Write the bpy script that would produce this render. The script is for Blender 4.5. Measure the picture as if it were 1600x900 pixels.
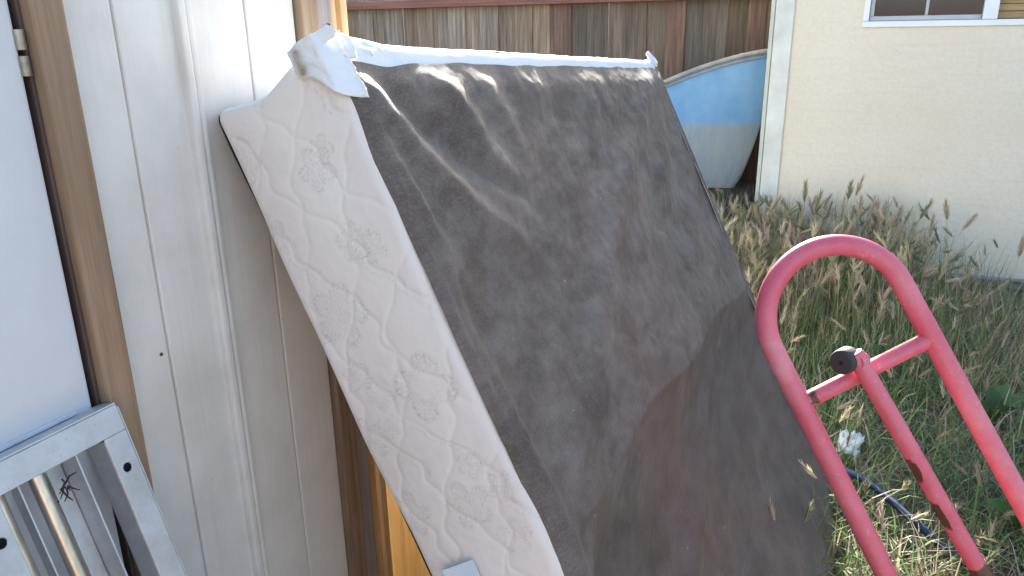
import bpy, bmesh, math, random
import numpy as np
from mathutils import Vector, Matrix, noise

random.seed(7)
rng = np.random.default_rng(7)
for o in list(bpy.data.objects):
    bpy.data.objects.remove(o)
scene = bpy.context.scene
col = scene.collection

# ------------------------------------------------------------------ camera
EYE = Vector((0, 0, 1.5))
PITCH, YAW, ROLL = math.radians(18.4), math.radians(24), math.radians(.86)
fw = Vector((-math.sin(YAW) * math.cos(PITCH), math.cos(YAW) * math.cos(PITCH), -math.sin(PITCH)))
r0 = Vector((math.cos(YAW), math.sin(YAW), 0))
u0 = r0.cross(fw)
rt = math.cos(ROLL) * r0 - math.sin(ROLL) * u0
up = math.sin(ROLL) * r0 + math.cos(ROLL) * u0
cam = bpy.data.cameras.new('camera')
cam.sensor_width = 36
cam.lens = 27
cam.clip_start = .02
cam.clip_end = 1000
cob = bpy.data.objects.new('camera', cam)
cob.matrix_world = Matrix(((rt.x, up.x, -fw.x, EYE.x), (rt.y, up.y, -fw.y, EYE.y), (rt.z, up.z, -fw.z, EYE.z), (0, 0, 0, 1)))
col.objects.link(cob)
scene.camera = cob

# ------------------------------------------------------------------ light
SUN = Vector((-.25, .80, .345)).normalized()
world = bpy.data.worlds.new('World')
scene.world = world
world.use_nodes = True
nt = world.node_tree
bg = nt.nodes['Background']
sky = nt.nodes.new('ShaderNodeTexSky')
sky.sky_type = 'NISHITA'
sky.sun_disc = False
sky.sun_elevation = math.asin(SUN.z)
sky.sun_rotation = math.atan2(SUN.x, SUN.y)
sky.air_density = 1.0
sky.dust_density = 1.8
nt.links.new(sky.outputs[0], bg.inputs[0])
bg.inputs[1].default_value = .12
sl = bpy.data.lights.new('sun', 'SUN')
sl.energy = 4.5
sl.angle = math.radians(.55)
sl.color = (1, .95, .87)
so = bpy.data.objects.new('sun', sl)
so.rotation_euler = SUN.to_track_quat('Z', 'Y').to_euler()
col.objects.link(so)
vs = scene.view_settings
vs.view_transform = 'Standard'
vs.look = 'None'
vs.gamma = 1
vs.use_curve_mapping = False
vs.exposure = 2.2
scene.cycles.use_denoising = True
scene.cycles.max_bounces = 8


# ------------------------------------------------------------------ materials
class NT:
    def __init__(s, name):
        s.m = bpy.data.materials.new(name)
        s.m.use_nodes = True
        s.t = s.m.node_tree
        s.b = s.t.nodes['Principled BSDF']

    def n(s, kind, **kw):
        nd = s.t.nodes.new('ShaderNode' + kind)
        for k, v in kw.items():
            if hasattr(nd, k):
                setattr(nd, k, v)
            else:
                nd.inputs[k.replace('_', ' ')].default_value = v
        return nd

    def l(s, a, b):
        s.t.links.new(a, b)

    def coords(s, scale=(1, 1, 1), rot=(0, 0, 0), out='Object'):
        tc = s.n('TexCoord')
        mp = s.n('Mapping')
        mp.inputs['Scale'].default_value = scale
        mp.inputs['Rotation'].default_value = rot
        s.l(tc.outputs[out], mp.inputs[0])
        return mp.outputs[0]

    def noise(s, vec, scale, detail=4, rough=.55):
        nd = s.n('TexNoise', Scale=scale, Detail=detail, Roughness=rough)
        s.l(vec, nd.inputs['Vector'])
        return nd.outputs['Fac']

    def ramp(s, fac, stops):
        r = s.n('ValToRGB')
        e = r.color_ramp.elements
        while len(e) < len(stops):
            e.new(.5)
        for el, (p, c) in zip(e, stops):
            el.position = p
            el.color = (*c, 1) if len(c) == 3 else c
        s.l(fac, r.inputs[0])
        return r.outputs[0]

    def mix(s, fac, a, b, mode='MIX'):
        m = s.n('Mix', data_type='RGBA', blend_type=mode)
        for sock, v in ((m.inputs[0], fac), (m.inputs[6], a), (m.inputs[7], b)):
            if isinstance(v, (float, int)):
                sock.default_value = v
            elif isinstance(v, tuple):
                sock.default_value = (*v, 1)
            else:
                s.l(v, sock)
        return m.outputs[2]

    def math(s, op, a, b=0.):
        m = s.n('Math', operation=op)
        for sock, v in ((m.inputs[0], a), (m.inputs[1], b)):
            if isinstance(v, (float, int)):
                sock.default_value = v
            else:
                s.l(v, sock)
        return m.outputs[0]

    def bump(s, h, strength=.4, dist=.005, prev=None):
        b = s.n('Bump', Strength=strength, Distance=dist)
        s.l(h, b.inputs['Height'])
        if prev is not None:
            s.l(prev, b.inputs['Normal'])
        s.l(b.outputs[0], s.b.inputs['Normal'])
        return b.outputs[0]

    def color(s, c):
        if isinstance(c, tuple):
            s.b.inputs['Base Color'].default_value = (*c, 1)
        else:
            s.l(c, s.b.inputs['Base Color'])

    def rough(s, v):
        if isinstance(v, (float, int)):
            s.b.inputs['Roughness'].default_value = v
        else:
            s.l(v, s.b.inputs['Roughness'])


def BW(a):
    return (a, a, a)


M = {}


def mat_plain(key, c, rough=.6, metal=0., bump=0., bs=60, var=.15):
    t = NT(key)
    v = t.coords()
    f = t.noise(v, 9, 5)
    t.color(t.ramp(f, [(.25, tuple(x * (1 - var) for x in c)), (.75, tuple(min(1, x * (1 + var)) for x in c))]))
    t.rough(rough)
    t.b.inputs['Metallic'].default_value = metal
    if bump:
        t.bump(t.noise(v, bs, 4), bump, .003)
    M[key] = t.m
    return t


# painted siding: white-grey paint over a vertical embossed wood grain
t = NT('siding_paint')
v = t.coords((30, 30, 1.4))
g = t.noise(v, 3.2, 6, .62)
v2 = t.coords((1, 1, 1))
st = t.noise(v2, 5, 6, .6)
v3 = t.coords((14, 14, .8))
dr = t.noise(v3, 2.2, 5, .6)
c = t.ramp(st, [(.28, (.58, .545, .49)), (.55, (.69, .66, .61)), (.8, (.73, .71, .67))])
c = t.mix(t.ramp(dr, [(.6, BW(0)), (.78, BW(.35))]), c, (.50, .47, .41))
sp = t.noise(v2, 130, 2, .5)
c = t.mix(t.ramp(sp, [(.74, BW(0)), (.8, BW(.4))]), c, (.3, .27, .22))
t.color(c)
t.rough(.5)
t.bump(g, .45, .0022)
M['siding_paint'] = t.m

t = NT('door_paint')
v2 = t.coords()
st = t.noise(v2, 4, 6, .6)
t.color(t.ramp(st, [(.3, (.55, .56, .57)), (.7, (.66, .665, .67))]))
t.rough(.42)
b1 = t.bump(t.noise(t.coords((1, 1, .35)), 34, 5, .6), .35, .003)
M['door_paint'] = t.m


def wood(key, dark, mid, light, grain=1.0, axis='Z', use_obj=False, rough=.75, bump=.5):
    t = NT(key)
    sc = {'Z': (26, 26, 1.1), 'X': (1.1, 26, 26), 'Y': (26, 1.1, 26)}[axis]
    oi = t.n('ObjectInfo')
    tc = t.n('TexCoord')
    ad = t.n('VectorMath', operation='ADD')
    t.l(tc.outputs['Object'], ad.inputs[0])
    cx = t.n('CombineXYZ')
    t.l(t.math('MULTIPLY', oi.outputs['Random'], 37.), cx.inputs[0])
    t.l(t.math('MULTIPLY', oi.outputs['Random'], 19.), cx.inputs[2])
    t.l(cx.outputs[0], ad.inputs[1])
    mp = t.n('Mapping')
    mp.inputs['Scale'].default_value = sc
    t.l(ad.outputs[0], mp.inputs[0])
    g = t.noise(mp.outputs[0], 2.2 * grain, 7, .65)
    mp2 = t.n('Mapping')
    mp2.inputs['Scale'].default_value = tuple(max(1.2, x * .22) for x in sc)
    t.l(ad.outputs[0], mp2.inputs[0])
    blot = t.noise(mp2.outputs[0], 1.6, 4, .6)
    c = t.ramp(g, [(.3, dark), (.52, mid), (.74, light)])
    c = t.mix(t.ramp(blot, [(.42, BW(0)), (.72, BW(.65))]), c, tuple(x * .55 for x in mid))
    if use_obj:
        c = t.mix(1.0, c, oi.outputs['Color'], 'MULTIPLY')
    t.color(c)
    t.rough(rough)
    t.bump(g, bump, .004)
    M[key] = t.m
    return t


wood('fence_wood', (.17, .13, .10), (.36, .30, .245), (.56, .49, .41), use_obj=True)
wood('rail_wood', (.16, .06, .045), (.27, .115, .085), (.36, .18, .13), axis='X')
wood('trim_wood', (.21, .13, .075), (.36, .235, .145), (.45, .31, .20), rough=.55, bump=.35)
wood('corner_wood', (.13, .085, .05), (.27, .185, .115), (.36, .265, .18), rough=.7)
wood('grey_wood', (.20, .17, .16), (.30, .265, .26), (.38, .34, .33), rough=.7)
wood('lumber', (.42, .25, .11), (.60, .39, .20), (.74, .53, .31), rough=.65)
wood('plywood', (.30, .15, .04), (.42, .24, .07), (.50, .31, .11), rough=.6)
wood('sleeper', (.018, .015, .013), (.035, .029, .025), (.055, .046, .04), axis='Y')  # near-black, so the bow block reads as shade under the boat
wood('blind_wood', (.26, .15, .06), (.45, .28, .12), (.58, .40, .20), axis='X', rough=.45)

mat_plain('pink_wall', (.62, .47, .41), .9, bump=.3, bs=30)
mat_plain('bounce_concrete', (.50, .455, .39), .9, bump=.4, bs=40, var=.15)
mat_plain('ticking', (.12, .105, .095), .85, bump=.3, bs=60)
mat_plain('gap_dark', (.035, .028, .028), .7)
mat_plain('jamb_brown', (.09, .06, .052), .55, var=.3)
mat_plain('hinge_metal', (.44, .40, .34), .42, .7, .4, 120, .35)
mat_plain('house_trim', (.66, .68, .61), .5, bump=.25, bs=25)
mat_plain('house_trim_side', (.56, .565, .48), .55, bump=.25, bs=25)
mat_plain('window_white', (.80, .82, .84), .35, var=.05)
mat_plain('window_grey', (.42, .44, .46), .4, var=.08)
mat_plain('room_dark', (.06, .055, .055), .9)
mat_plain('foundation', (.27, .25, .23), .9, bump=.6, bs=40, var=.3)
mat_plain('roof_shingle', (.14, .12, .11), .9, bump=.6, bs=50)
mat_plain('rubber', (.045, .040, .040), .65, bump=.3, bs=80)
mat_plain('boat_rim', (.33, .305, .28), .5, bump=.2, var=.3)
mat_plain('rim_grey', (.40, .38, .36), .5, bump=.2, var=.25)
mat_plain('hose_blue', (.022, .045, .115), .5, var=.3)
mat_plain('scrap', (.62, .67, .66), .6, bump=.5, bs=45)
mat_plain('tag', (.66, .75, .82), .5, bump=.4, bs=60)
mat_plain('wheel_grey', (.3, .3, .3), .5)

t = NT('glass_pane')
t.color((.025, .028, .032))
t.rough(.08)
t.b.inputs['Specular IOR Level'].default_value = .5
M['glass_pane'] = t.m
t = NT('glass_clear')
t.color((.95, .95, .95))
t.rough(.03)
t.b.inputs['Transmission Weight'].default_value = 1
t.b.inputs['IOR'].default_value = 1.05
M['glass_clear'] = t.m

# stucco
t = NT('stucco')
v = t.coords()
big = t.noise(v, 1.6, 5, .6)
fine = t.noise(v, 42, 5, .65)
mid = t.noise(v, 13, 4, .6)
c = t.ramp(big, [(.3, (.76, .665, .515)), (.7, (.81, .735, .60))])
c = t.mix(t.ramp(fine, [(.35, BW(.30)), (.6, BW(0))]), c, (.64, .55, .42))
vz = t.coords((.35, .35, 9))
lay = t.noise(vz, 5, 3, .5)
c = t.mix(t.ramp(lay, [(.5, BW(0)), (.8, BW(.18))]), c, (.55, .50, .42))
t.color(c)
t.rough(.92)
b1 = t.bump(fine, .55, .006)
t.bump(mid, .35, .012, b1)
M['stucco'] = t.m

# soil
t = NT('soil')
v = t.coords()
a = t.noise(v, 2.2, 6, .65)
b = t.noise(v, 30, 5, .7)
c = t.ramp(a, [(.3, (.15, .118, .082)), (.7, (.26, .21, .15))])
c = t.mix(t.ramp(b, [(.4, BW(.6)), (.65, BW(0))]), c, (.08, .065, .045))
t.color(c)
t.rough(.95)
t.bump(b, .8, .03)
M['soil'] = t.m

# grass blades: per-blade colour
t = NT('grass_blade')
at = t.n('Attribute', attribute_name='blade')
t.color(at.outputs['Color'])
t.rough(.6)
t.b.inputs['Specular IOR Level'].default_value = .3
tr = t.n('BsdfTranslucent')
t.l(at.outputs['Color'], tr.inputs[0])
mx = t.n('MixShader')
mx.inputs[0].default_value = .3
t.l(t.b.outputs[0], mx.inputs[1])
t.l(tr.outputs[0], mx.inputs[2])
t.l(mx.outputs[0], t.t.nodes['Material Output'].inputs[0])
M['grass_blade'] = t.m

# quilted cover with printed flowers ('print' attribute) and stain
t = NT('cover_fabric')
v = t.coords()
at = t.n('Attribute', attribute_name='print')
sep = t.n('SeparateColor')
t.l(at.outputs['Color'], sep.inputs[0])
big = t.noise(v, 4, 5, .6)
c = t.ramp(big, [(.3, (.71, .635, .565)), (.72, (.79, .725, .66))])
hat = t.noise(t.coords((1, 1, 1)), 340, 2, .5)
hm = t.ramp(hat, [(.40, BW(0)), (.58, BW(1))])
c = t.mix(t.math('MULTIPLY', sep.outputs[0], hm), c, (.36, .335, .30))
c = t.mix(t.math('MULTIPLY', sep.outputs[1], hm), c, (.50, .36, .32))
ys = t.noise(v, 7, 5, .6)
c = t.mix(t.ramp(ys, [(.58, BW(0)), (.82, BW(.30))]), c, (.58, .50, .38))
c = t.mix(sep.outputs[2], c, (.34, .27, .17))
t.color(c)
t.rough(.75)
t.b.inputs['Sheen Weight'].default_value = .15
t.bump(t.noise(v, 480, 2, .5), .12, .001)
M['cover_fabric'] = t.m

mat_plain('white_fabric', (.78, .78, .76), .8, bump=.4, bs=70, var=.06)
t = NT('torn_fabric')
at = t.n('Attribute', attribute_name='print')
sep = t.n('SeparateColor')
t.l(at.outputs['Color'], sep.inputs[0])
v = t.coords()
nz = t.noise(v, 60, 4)
c = t.mix(t.math('MULTIPLY', sep.outputs[2], t.ramp(nz, [(.3, BW(.55)), (.6, BW(1))])), (.76, .76, .74), (.30, .25, .15))
t.color(c)
t.rough(.8)
t.bump(t.noise(v, 55, 4), .25, .003)
M['torn_fabric'] = t.m

# dusty dark dust-cover cloth
t = NT('dust_cloth')
at = t.n('Attribute', attribute_name='flow')   # face coordinates (u, v, 0) of the cloth
vm = t.n('Mapping')
vm.inputs['Scale'].default_value = (1.5, 2.1, 1)
vm.inputs['Rotation'].default_value = (0, 0, .35)
t.l(at.outputs['Vector'], vm.inputs[0])
d1 = t.noise(vm.outputs[0], 4.2, 9, .74)
vb = t.n('Mapping')
vb.inputs['Scale'].default_value = (.85, 1.5, 1)
t.l(at.outputs['Vector'], vb.inputs[0])
d2 = t.noise(vb.outputs[0], 2.6, 6, .62)
d3 = t.noise(vb.outputs[0], 210, 4, .7)
c = t.ramp(d2, [(.3, (.058, .040, .030)), (.5, (.082, .056, .041)), (.75, (.125, .078, .051))])
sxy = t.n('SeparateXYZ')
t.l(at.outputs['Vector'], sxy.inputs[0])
dust = t.ramp(t.math('ADD', sxy.outputs[1], t.math('MULTIPLY', t.math('SUBTRACT', d2, .5), .25)), [(.66, BW(1)), (.86, BW(.5))])  # dust thins below the centre slat, painting in the shade there
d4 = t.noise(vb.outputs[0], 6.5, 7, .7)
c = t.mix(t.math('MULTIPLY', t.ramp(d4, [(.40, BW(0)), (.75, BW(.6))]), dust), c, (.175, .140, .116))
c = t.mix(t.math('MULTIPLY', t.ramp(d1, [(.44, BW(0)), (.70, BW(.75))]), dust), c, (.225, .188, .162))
c = t.mix(t.ramp(d3, [(.52, BW(0)), (.72, BW(.45))]), c, (.25, .212, .182))
c = t.mix(t.ramp(d3, [(.30, BW(.5)), (.46, BW(0))]), c, (.06, .043, .034))
lint = t.noise(vb.outputs[0], 60, 2, .4)
c = t.mix(t.ramp(lint, [(.78, BW(0)), (.80, BW(.9))]), c, (.5, .47, .4))
t.color(c)
t.rough(.62)
t.b.inputs['Sheen Weight'].default_value = .06
t.b.inputs['Sheen Roughness'].default_value = .4
t.b.inputs['Specular IOR Level'].default_value = .45
b1 = t.bump(t.noise(vb.outputs[0], 420, 2, .5), .35, .0012)
b2 = t.bump(d1, .10, .005, b1)
t.bump(t.noise(vb.outputs[0], 9, 5, .55), .25, .010, b2)
M['dust_cloth'] = t.m

# faded red paint with rust ('rust' attribute)
t = NT('red_paint')
v = t.coords()
a = t.noise(v, 7, 6, .65)
b = t.noise(v, 75, 4, .6)
c = t.ramp(a, [(.3, (.62, .085, .13)), (.55, (.69, .16, .205)), (.78, (.75, .32, .35))])
c = t.mix(t.ramp(b, [(.62, BW(0)), (.80, BW(.5))]), c, (.74, .42, .43))
at = t.n('Attribute', attribute_name='rust')
k = t.math('ADD', at.outputs['Fac'], t.math('MULTIPLY', t.math('SUBTRACT', t.noise(v, 38, 5, .7), .5), 1.3))
rm = t.ramp(k, [(.46, BW(0)), (.54, BW(1))])
c = t.mix(rm, c, (.10, .040, .022))
chip = t.ramp(t.noise(v, 210, 3, .6), [(.74, BW(0)), (.78, BW(.8))])
c = t.mix(chip, c, (.12, .03, .025))
t.color(c)
t.rough(t.ramp(a, [(.3, BW(.36)), (.75, BW(.55))]))
t.bump(b, .18, .002)
M['red_paint'] = t.m

# galvanised / brushed steel
t = NT('galvanised')
v = t.coords()
a = t.noise(v, 18, 6, .7)
b = t.noise(v, 160, 3, .6)
c = t.ramp(a, [(.3, (.44, .45, .47)), (.7, (.66, .67, .69))])
c = t.mix(t.ramp(b, [(.66, BW(0)), (.8, BW(.6))]), c, (.16, .14, .12))
t.color(c)
t.b.inputs['Metallic'].default_value = .75
t.rough(t.ramp(a, [(.3, BW(.38)), (.7, BW(.6))]))
t.bump(b, .18, .0015)
M['galvanised'] = t.m
t = NT('steel_tube')
v = t.coords((60, 60, 2))
a = t.noise(v, 3, 5, .6)
t.color(t.ramp(a, [(.3, (.42, .41, .39)), (.7, (.62, .60, .56))]))
t.b.inputs['Metallic'].default_value = .95
t.rough(.28)
M['steel_tube'] = t.m
mat_plain('hole_dark', (.015, .015, .018), .8)

# boat hull: faded blue topsides, pale bottom below the waterline
t = NT('hull_paint')
tc = t.n('TexCoord')
sx = t.n('SeparateXYZ')
t.l(tc.outputs['Object'], sx.inputs[0])
a = t.noise(t.coords((1, 1, 1)), 5, 6, .65)
s1 = t.noise(t.coords((6, 6, 1)), 4, 6, .7)
wl = t.math('ADD', sx.outputs[2], t.math('MULTIPLY', t.math('SUBTRACT', a, .5), .05))
msk = t.ramp(wl, [(.815, BW(0)), (.875, BW(1))])
blue = t.ramp(a, [(.3, (.14, .35, .64)), (.7, (.24, .47, .72))])
blue = t.mix(t.ramp(s1, [(.52, BW(0)), (.8, BW(.45))]), blue, (.36, .45, .52))
low = t.ramp(s1, [(.3, (.24, .34, .42)), (.6, (.34, .39, .42)), (.8, (.44, .41, .37))])
t.color(t.mix(msk, low, blue))
t.rough(.5)
M['hull_paint'] = t.m


# ------------------------------------------------------------------ helpers
def link(o, parent=None):
    col.objects.link(o)
    if parent is not None:
        o.parent = parent
    return o


def thing(name, loc, label, cat, group=None):
    o = link(bpy.data.objects.new(name, None))
    o.empty_display_size = .1
    o.location = loc
    tag(o, label, cat, group)
    return o


def tag(o, label, cat, group=None, kind=None):
    if label:
        o['label'] = label
    if cat:
        o['category'] = cat
    if group:
        o['group'] = group
    if kind:
        o['kind'] = kind
    return o


def base(parent):
    p = Vector((0, 0, 0))
    while parent is not None:
        p += parent.location
        parent = parent.parent
    return p


def mesh_obj(name, V, F, mat, parent=None, smooth=False, origin=None):
    """vertices are in world space; the object sits at origin (or at its parent's base)"""
    off = base(parent)
    o0 = Vector(origin) if origin is not None else off
    me = bpy.data.meshes.new(name)
    V = np.asarray(V, float) - np.array(o0)
    me.from_pydata(V.tolist(), [], F)
    if smooth:
        me.polygons.foreach_set('use_smooth', [True] * len(me.polygons))
    me.materials.append(M[mat] if isinstance(mat, str) else mat)
    me.update()
    o = bpy.data.objects.new(name, me)
    link(o, parent)
    o.location = o0 - off
    return o


def box_data(lo, hi, bev=.0):
    bm = bmesh.new()
    bmesh.ops.create_cube(bm, size=1)
    lo, hi = Vector(lo), Vector(hi)
    for v_ in bm.verts:
        v_.co = Vector(((v_.co.x + .5) * (hi.x - lo.x) + lo.x, (v_.co.y + .5) * (hi.y - lo.y) + lo.y, (v_.co.z + .5) * (hi.z - lo.z) + lo.z))
    if bev:
        bmesh.ops.bevel(bm, geom=bm.edges[:], offset=bev, segments=2, affect='EDGES', profile=.6)
    bm.verts.index_update()
    V = [v_.co[:] for v_ in bm.verts]
    F = [[v_.index for v_ in f.verts] for f in bm.faces]
    bm.free()
    return V, F


def box(name, lo, hi, mat, parent=None, bev=.0, frame=None, origin=None):
    """axis box, or box in a frame (P, a, b, c) of world vectors"""
    V, F = box_data(lo, hi, bev)
    if frame is not None:
        P, a, b, c = [np.array(x) for x in frame]
        V = [P + a * x + b * y + c * z for x, y, z in V]
        if np.dot(np.cross(a, b), c) < 0:
            F = [f[::-1] for f in F]
    return mesh_obj(name, V, F, mat, parent, origin=origin)


def tube_data(path, rad, seg=16, cap=True):
    P = [Vector(p) for p in path]
    n = len(P)
    rad = [rad] * n if isinstance(rad, (int, float)) else rad
    T = [(P[min(i + 1, n - 1)] - P[max(i - 1, 0)]).normalized() for i in range(n)]
    a = T[0].orthogonal().normalized()
    V, F = [], []
    for i in range(n):
        a = (a - T[i] * a.dot(T[i])).normalized()
        b = T[i].cross(a)
        for k in range(seg):
            th = 2 * math.pi * k / seg
            V.append((P[i] + (a * math.cos(th) + b * math.sin(th)) * rad[i])[:])
    for i in range(n - 1):
        for k in range(seg):
            k2 = (k + 1) % seg
            F.append([i * seg + k, i * seg + k2, (i + 1) * seg + k2, (i + 1) * seg + k])
    if cap:
        F.append(list(range(seg))[::-1])
        F.append([(n - 1) * seg + k for k in range(seg)])
    return V, F


def tube(name, path, rad, mat, parent=None, seg=16, cap=True):
    V, F = tube_data(path, rad, seg, cap)
    o = mesh_obj(name, V, F, mat, parent, smooth=True)
    try:
        o.data.set_sharp_from_angle(angle=math.radians(50))
    except Exception:
        pass
    return o


def col_attr(o, name, data):
    a = o.data.attributes.new(name, 'FLOAT_COLOR', 'POINT')
    d = np.ones((len(o.data.vertices), 4), np.float32)
    d[:, :data.shape[1]] = data
    a.data.foreach_set('color', d.ravel())


def grid_faces(nu, nv):
    return [[j * nu + i, j * nu + i + 1, (j + 1) * nu + i + 1, (j + 1) * nu + i] for j in range(nv - 1) for i in range(nu - 1)]


def sstep(a, b, x):
    t_ = np.clip((x - a) / (b - a), 0, 1)
    return t_ * t_ * (3 - 2 * t_)


# ------------------------------------------------------------------ ground
def gh(x, y):
    return .03 * noise.noise(Vector((x * .9, y * .9, 0))) + .012 * noise.noise(Vector((x * 4, y * 4, 3))) - .02


gx = np.concatenate([[-200, -60, -20], np.linspace(-8, 8, 130), [20, 60, 200]])
gy = np.concatenate([[-200, -60, -20], np.linspace(-6, 8, 110), [20, 60, 200]])
V = [(x, y, gh(x, y)) for y in gy for x in gx]
g = mesh_obj('ground', V, grid_faces(len(gx), len(gy)), 'soil', smooth=True)
g['kind'] = 'structure'

V, F = box_data((.10, -2.0, -.08), (4.5, .85, .035), .006)  # unseen slab added by the viewer to bounce sunlight onto the shed
o = mesh_obj('path', V, F, 'bounce_concrete')
o['kind'] = 'structure'

# ------------------------------------------------------------------ shed (left)
WX = -0.800
SH = 2.42
shed = thing('shed', (WX, 0.6000, 0), 'white painted garden shed with vertical siding and brown trimmed door on the left', 'shed')
for a, b in ((0.6005, 0.676), (0.676, 0.7808), (0.7904, 0.8936), (0.8936, 1.0)):
    box('siding_board', (WX - .016, a + .0015, .06), (WX, b - .0015, SH), 'siding_paint', shed, .0028)
# raised joint cover between the sheets: two narrow rounded strips
for y0, y1, d in ((0.7632, 0.7764, 0.012), (0.7784, 0.7896, 0.009)):
    box('batten', (WX - .004, y0, .06), (WX + d, y1, SH), 'siding_paint', shed, .0042)
box('back_sheet', (WX - .05, 0.6080, .05), (WX - .0050, 0.9984, SH), 'siding_paint', shed)
box('end_wall', (WX - 2.4, 0.9760, .05), (WX - .052, 1.0000, SH), 'siding_paint', shed)
# door, jamb, casing and hinges
dr = box('door', (WX - .045, -.19, .08), (WX + .005, 0.5504, 2.08), 'door_paint', shed, .003)
tube('door_handle', [(WX + .03, -.12, 1.0), (WX + .05, -.12, 1.0), (WX + .05, -.05, 1.0)], .011, 'hinge_metal', dr)
box('door_jamb', (WX - .06, 0.5576, .06), (WX + .005, 0.5622, 2.12), 'jamb_brown', shed, .001)
box('gap_shade', (WX - .075, 0.5400, .06), (WX - .047, 0.5572, 2.12), 'gap_dark', shed)  # near-black backing that paints in the shade of the door gap
box('casing_board', (WX - .02, 0.5626, .06), (WX + .022, 0.5995, 2.17), 'trim_wood', shed, .004)
box('casing_board', (WX - .02, -.27, .06), (WX + .022, -.205, 2.17), 'trim_wood', shed, .004)
box('head_casing', (WX - .02, -.203, 2.10), (WX + .020, 0.5622, 2.17), 'trim_wood', shed, .0035)
box('siding_board', (WX - .014, -2.4, .06), (WX, -.2725, SH), 'siding_paint', shed, .0022)
for z in (1.4872, .45, 1.92):
    hg = tube('hinge', [(WX + .005, 0.5540, z - .023), (WX + .005, 0.5540, z - .003)], .0056, 'hinge_metal', shed, 12)
    tube('knuckle', [(WX + .005, 0.5540, z + .003), (WX + .005, 0.5540, z + .023)], .0056, 'hinge_metal', hg, 12)
    box('leaf', (WX - .03, 0.5512, z - .023), (WX - .0005, 0.5525, z + .023), 'hinge_metal', hg)
box('corner_board', (WX - .03, 1.002, .03), (WX + .012, 1.045, SH), 'corner_wood', shed, .004)
box('corner_board', (WX - .06, 1.049, .03), (WX + .004, 1.090, SH), 'grey_wood', shed, .004)
V = [(WX - 2.6, -2.6, 2.80), (WX + .05, -2.6, SH), (WX + .05, 1.1120, SH), (WX - 2.6, 1.1120, 2.80)]
V += [(x, y, z + .06) for x, y, z in V]
mesh_obj('roof', V, [[3, 2, 1, 0], [4, 5, 6, 7], [0, 1, 5, 4], [1, 2, 6, 5], [2, 3, 7, 6], [3, 0, 4, 7]], 'roof_shingle', shed)
for y_, z_ in ((0.6624, 1.1060),):
    tube('nail_head', [(WX - .002, y_, z_), (WX + .0008, y_, z_)], .0026, 'jamb_brown', shed, 10)
# lumber standing at the shed corner
def stud(lo, hi, ang, label):
    cx, cy = (lo[0] + hi[0]) / 2, (lo[1] + hi[1]) / 2
    o = box('timber_stud', (lo[0] - cx, lo[1] - cy, 0), (hi[0] - cx, hi[1] - cy, hi[2] - lo[2]), 'lumber', None, .003)
    o.location = (cx, cy, lo[2])
    o.rotation_euler = (math.radians(.6), 0, math.radians(ang))
    tag(o, label, 'timber', 'raw timber studs at the shed corner')


stud((-.868, 1.104, -.02), (-.817, 1.142, 2.30), 12, 'golden raw timber stud standing right at the shed corner, the wider of two')
stud((-.866, 1.156, -.02), (-.819, 1.178, 2.25), 6, 'narrow pale timber stud just right of the wider one, in front of fence')

# plywood sheet behind the box spring, its sloping outline shaped to block light
pv = [(-1.3, 1.40, -.03), (-.16, 1.40, -.03), (-.655, 1.40, .97), (-.70, 1.40, 1.09), (-1.3, 1.40, 1.09)]
pv += [(x_, y_ + .016, z_) for x_, y_, z_ in pv]
o = mesh_obj('plywood_sheet', pv, [[0, 1, 2, 3, 4], [9, 8, 7, 6, 5]] + [[(k + 1) % 5, k, k + 5, (k + 1) % 5 + 5] for k in range(5)], 'plywood', None, origin=(-.5, 1.40, 0))
tag(o, 'amber plywood sheet standing under the box spring by the shed corner', 'plywood')

# ------------------------------------------------------------------ fence
FY = 6.5
fence = thing('wooden_fence', (-2.5, FY, 0), 'weathered brown board fence with horizontal rail behind the box spring', 'fence')
x = -5.6
bi = 0
proto = {}
wpat = [.150, .178, .135, .186, .142, .170]
reds = ((-2.56, -2.36), (-1.49, -1.33), (-.86, -.72))
while x < 2.0:
    w_ = wpat[bi % len(wpat)]
    kind = bi % len(wpat)
    for ra, rb in reds:
        if ra - .07 < x < ra + .07:
            w_ = rb - ra
            kind = 'r%d' % int(100 * w_)
    if kind not in proto:
        V, F = box_data((-.014 if bi % 2 == 0 else 0, -.009, 0), (w_ - .004 + (.014 if bi % 2 == 0 else 0), .009, 1.775), .003)
        me = bpy.data.meshes.new('board')
        me.from_pydata(V, [], F)
        me.materials.append(M['fence_wood'])
        proto[kind] = me
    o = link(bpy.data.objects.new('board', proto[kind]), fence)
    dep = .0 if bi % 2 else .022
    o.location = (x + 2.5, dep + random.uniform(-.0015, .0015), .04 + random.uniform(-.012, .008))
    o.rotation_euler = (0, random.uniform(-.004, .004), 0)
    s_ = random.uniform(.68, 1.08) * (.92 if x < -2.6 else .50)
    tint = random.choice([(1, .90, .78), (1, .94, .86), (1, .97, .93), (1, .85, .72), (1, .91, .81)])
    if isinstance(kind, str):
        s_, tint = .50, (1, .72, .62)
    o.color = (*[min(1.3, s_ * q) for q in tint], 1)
    x += w_ + (.002 if bi % 3 else .006)
    bi += 1
for z0, z1 in ((1.722, 1.792), (.95, 1.03), (.22, .30)):
    box('rail', (-5.6, FY - (.11 if z1 > 1.5 else .062), z0), (2.0, FY - .016, z1), 'rail_wood', fence, .005)
for k in range(26):  # unseen boards behind the camera, added to darken the wall under the box
    o = link(bpy.data.objects.new('board', proto[k % 4 if k % 4 in proto else 0]), fence)
    o.location = (-.7 + k * .152 + 2.5, -2.1 - FY + (.022 if k % 2 else 0), .04)
    q_ = random.uniform(.7, 1.05)
    o.color = (q_, q_ * .9, q_ * .8, 1)
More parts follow.
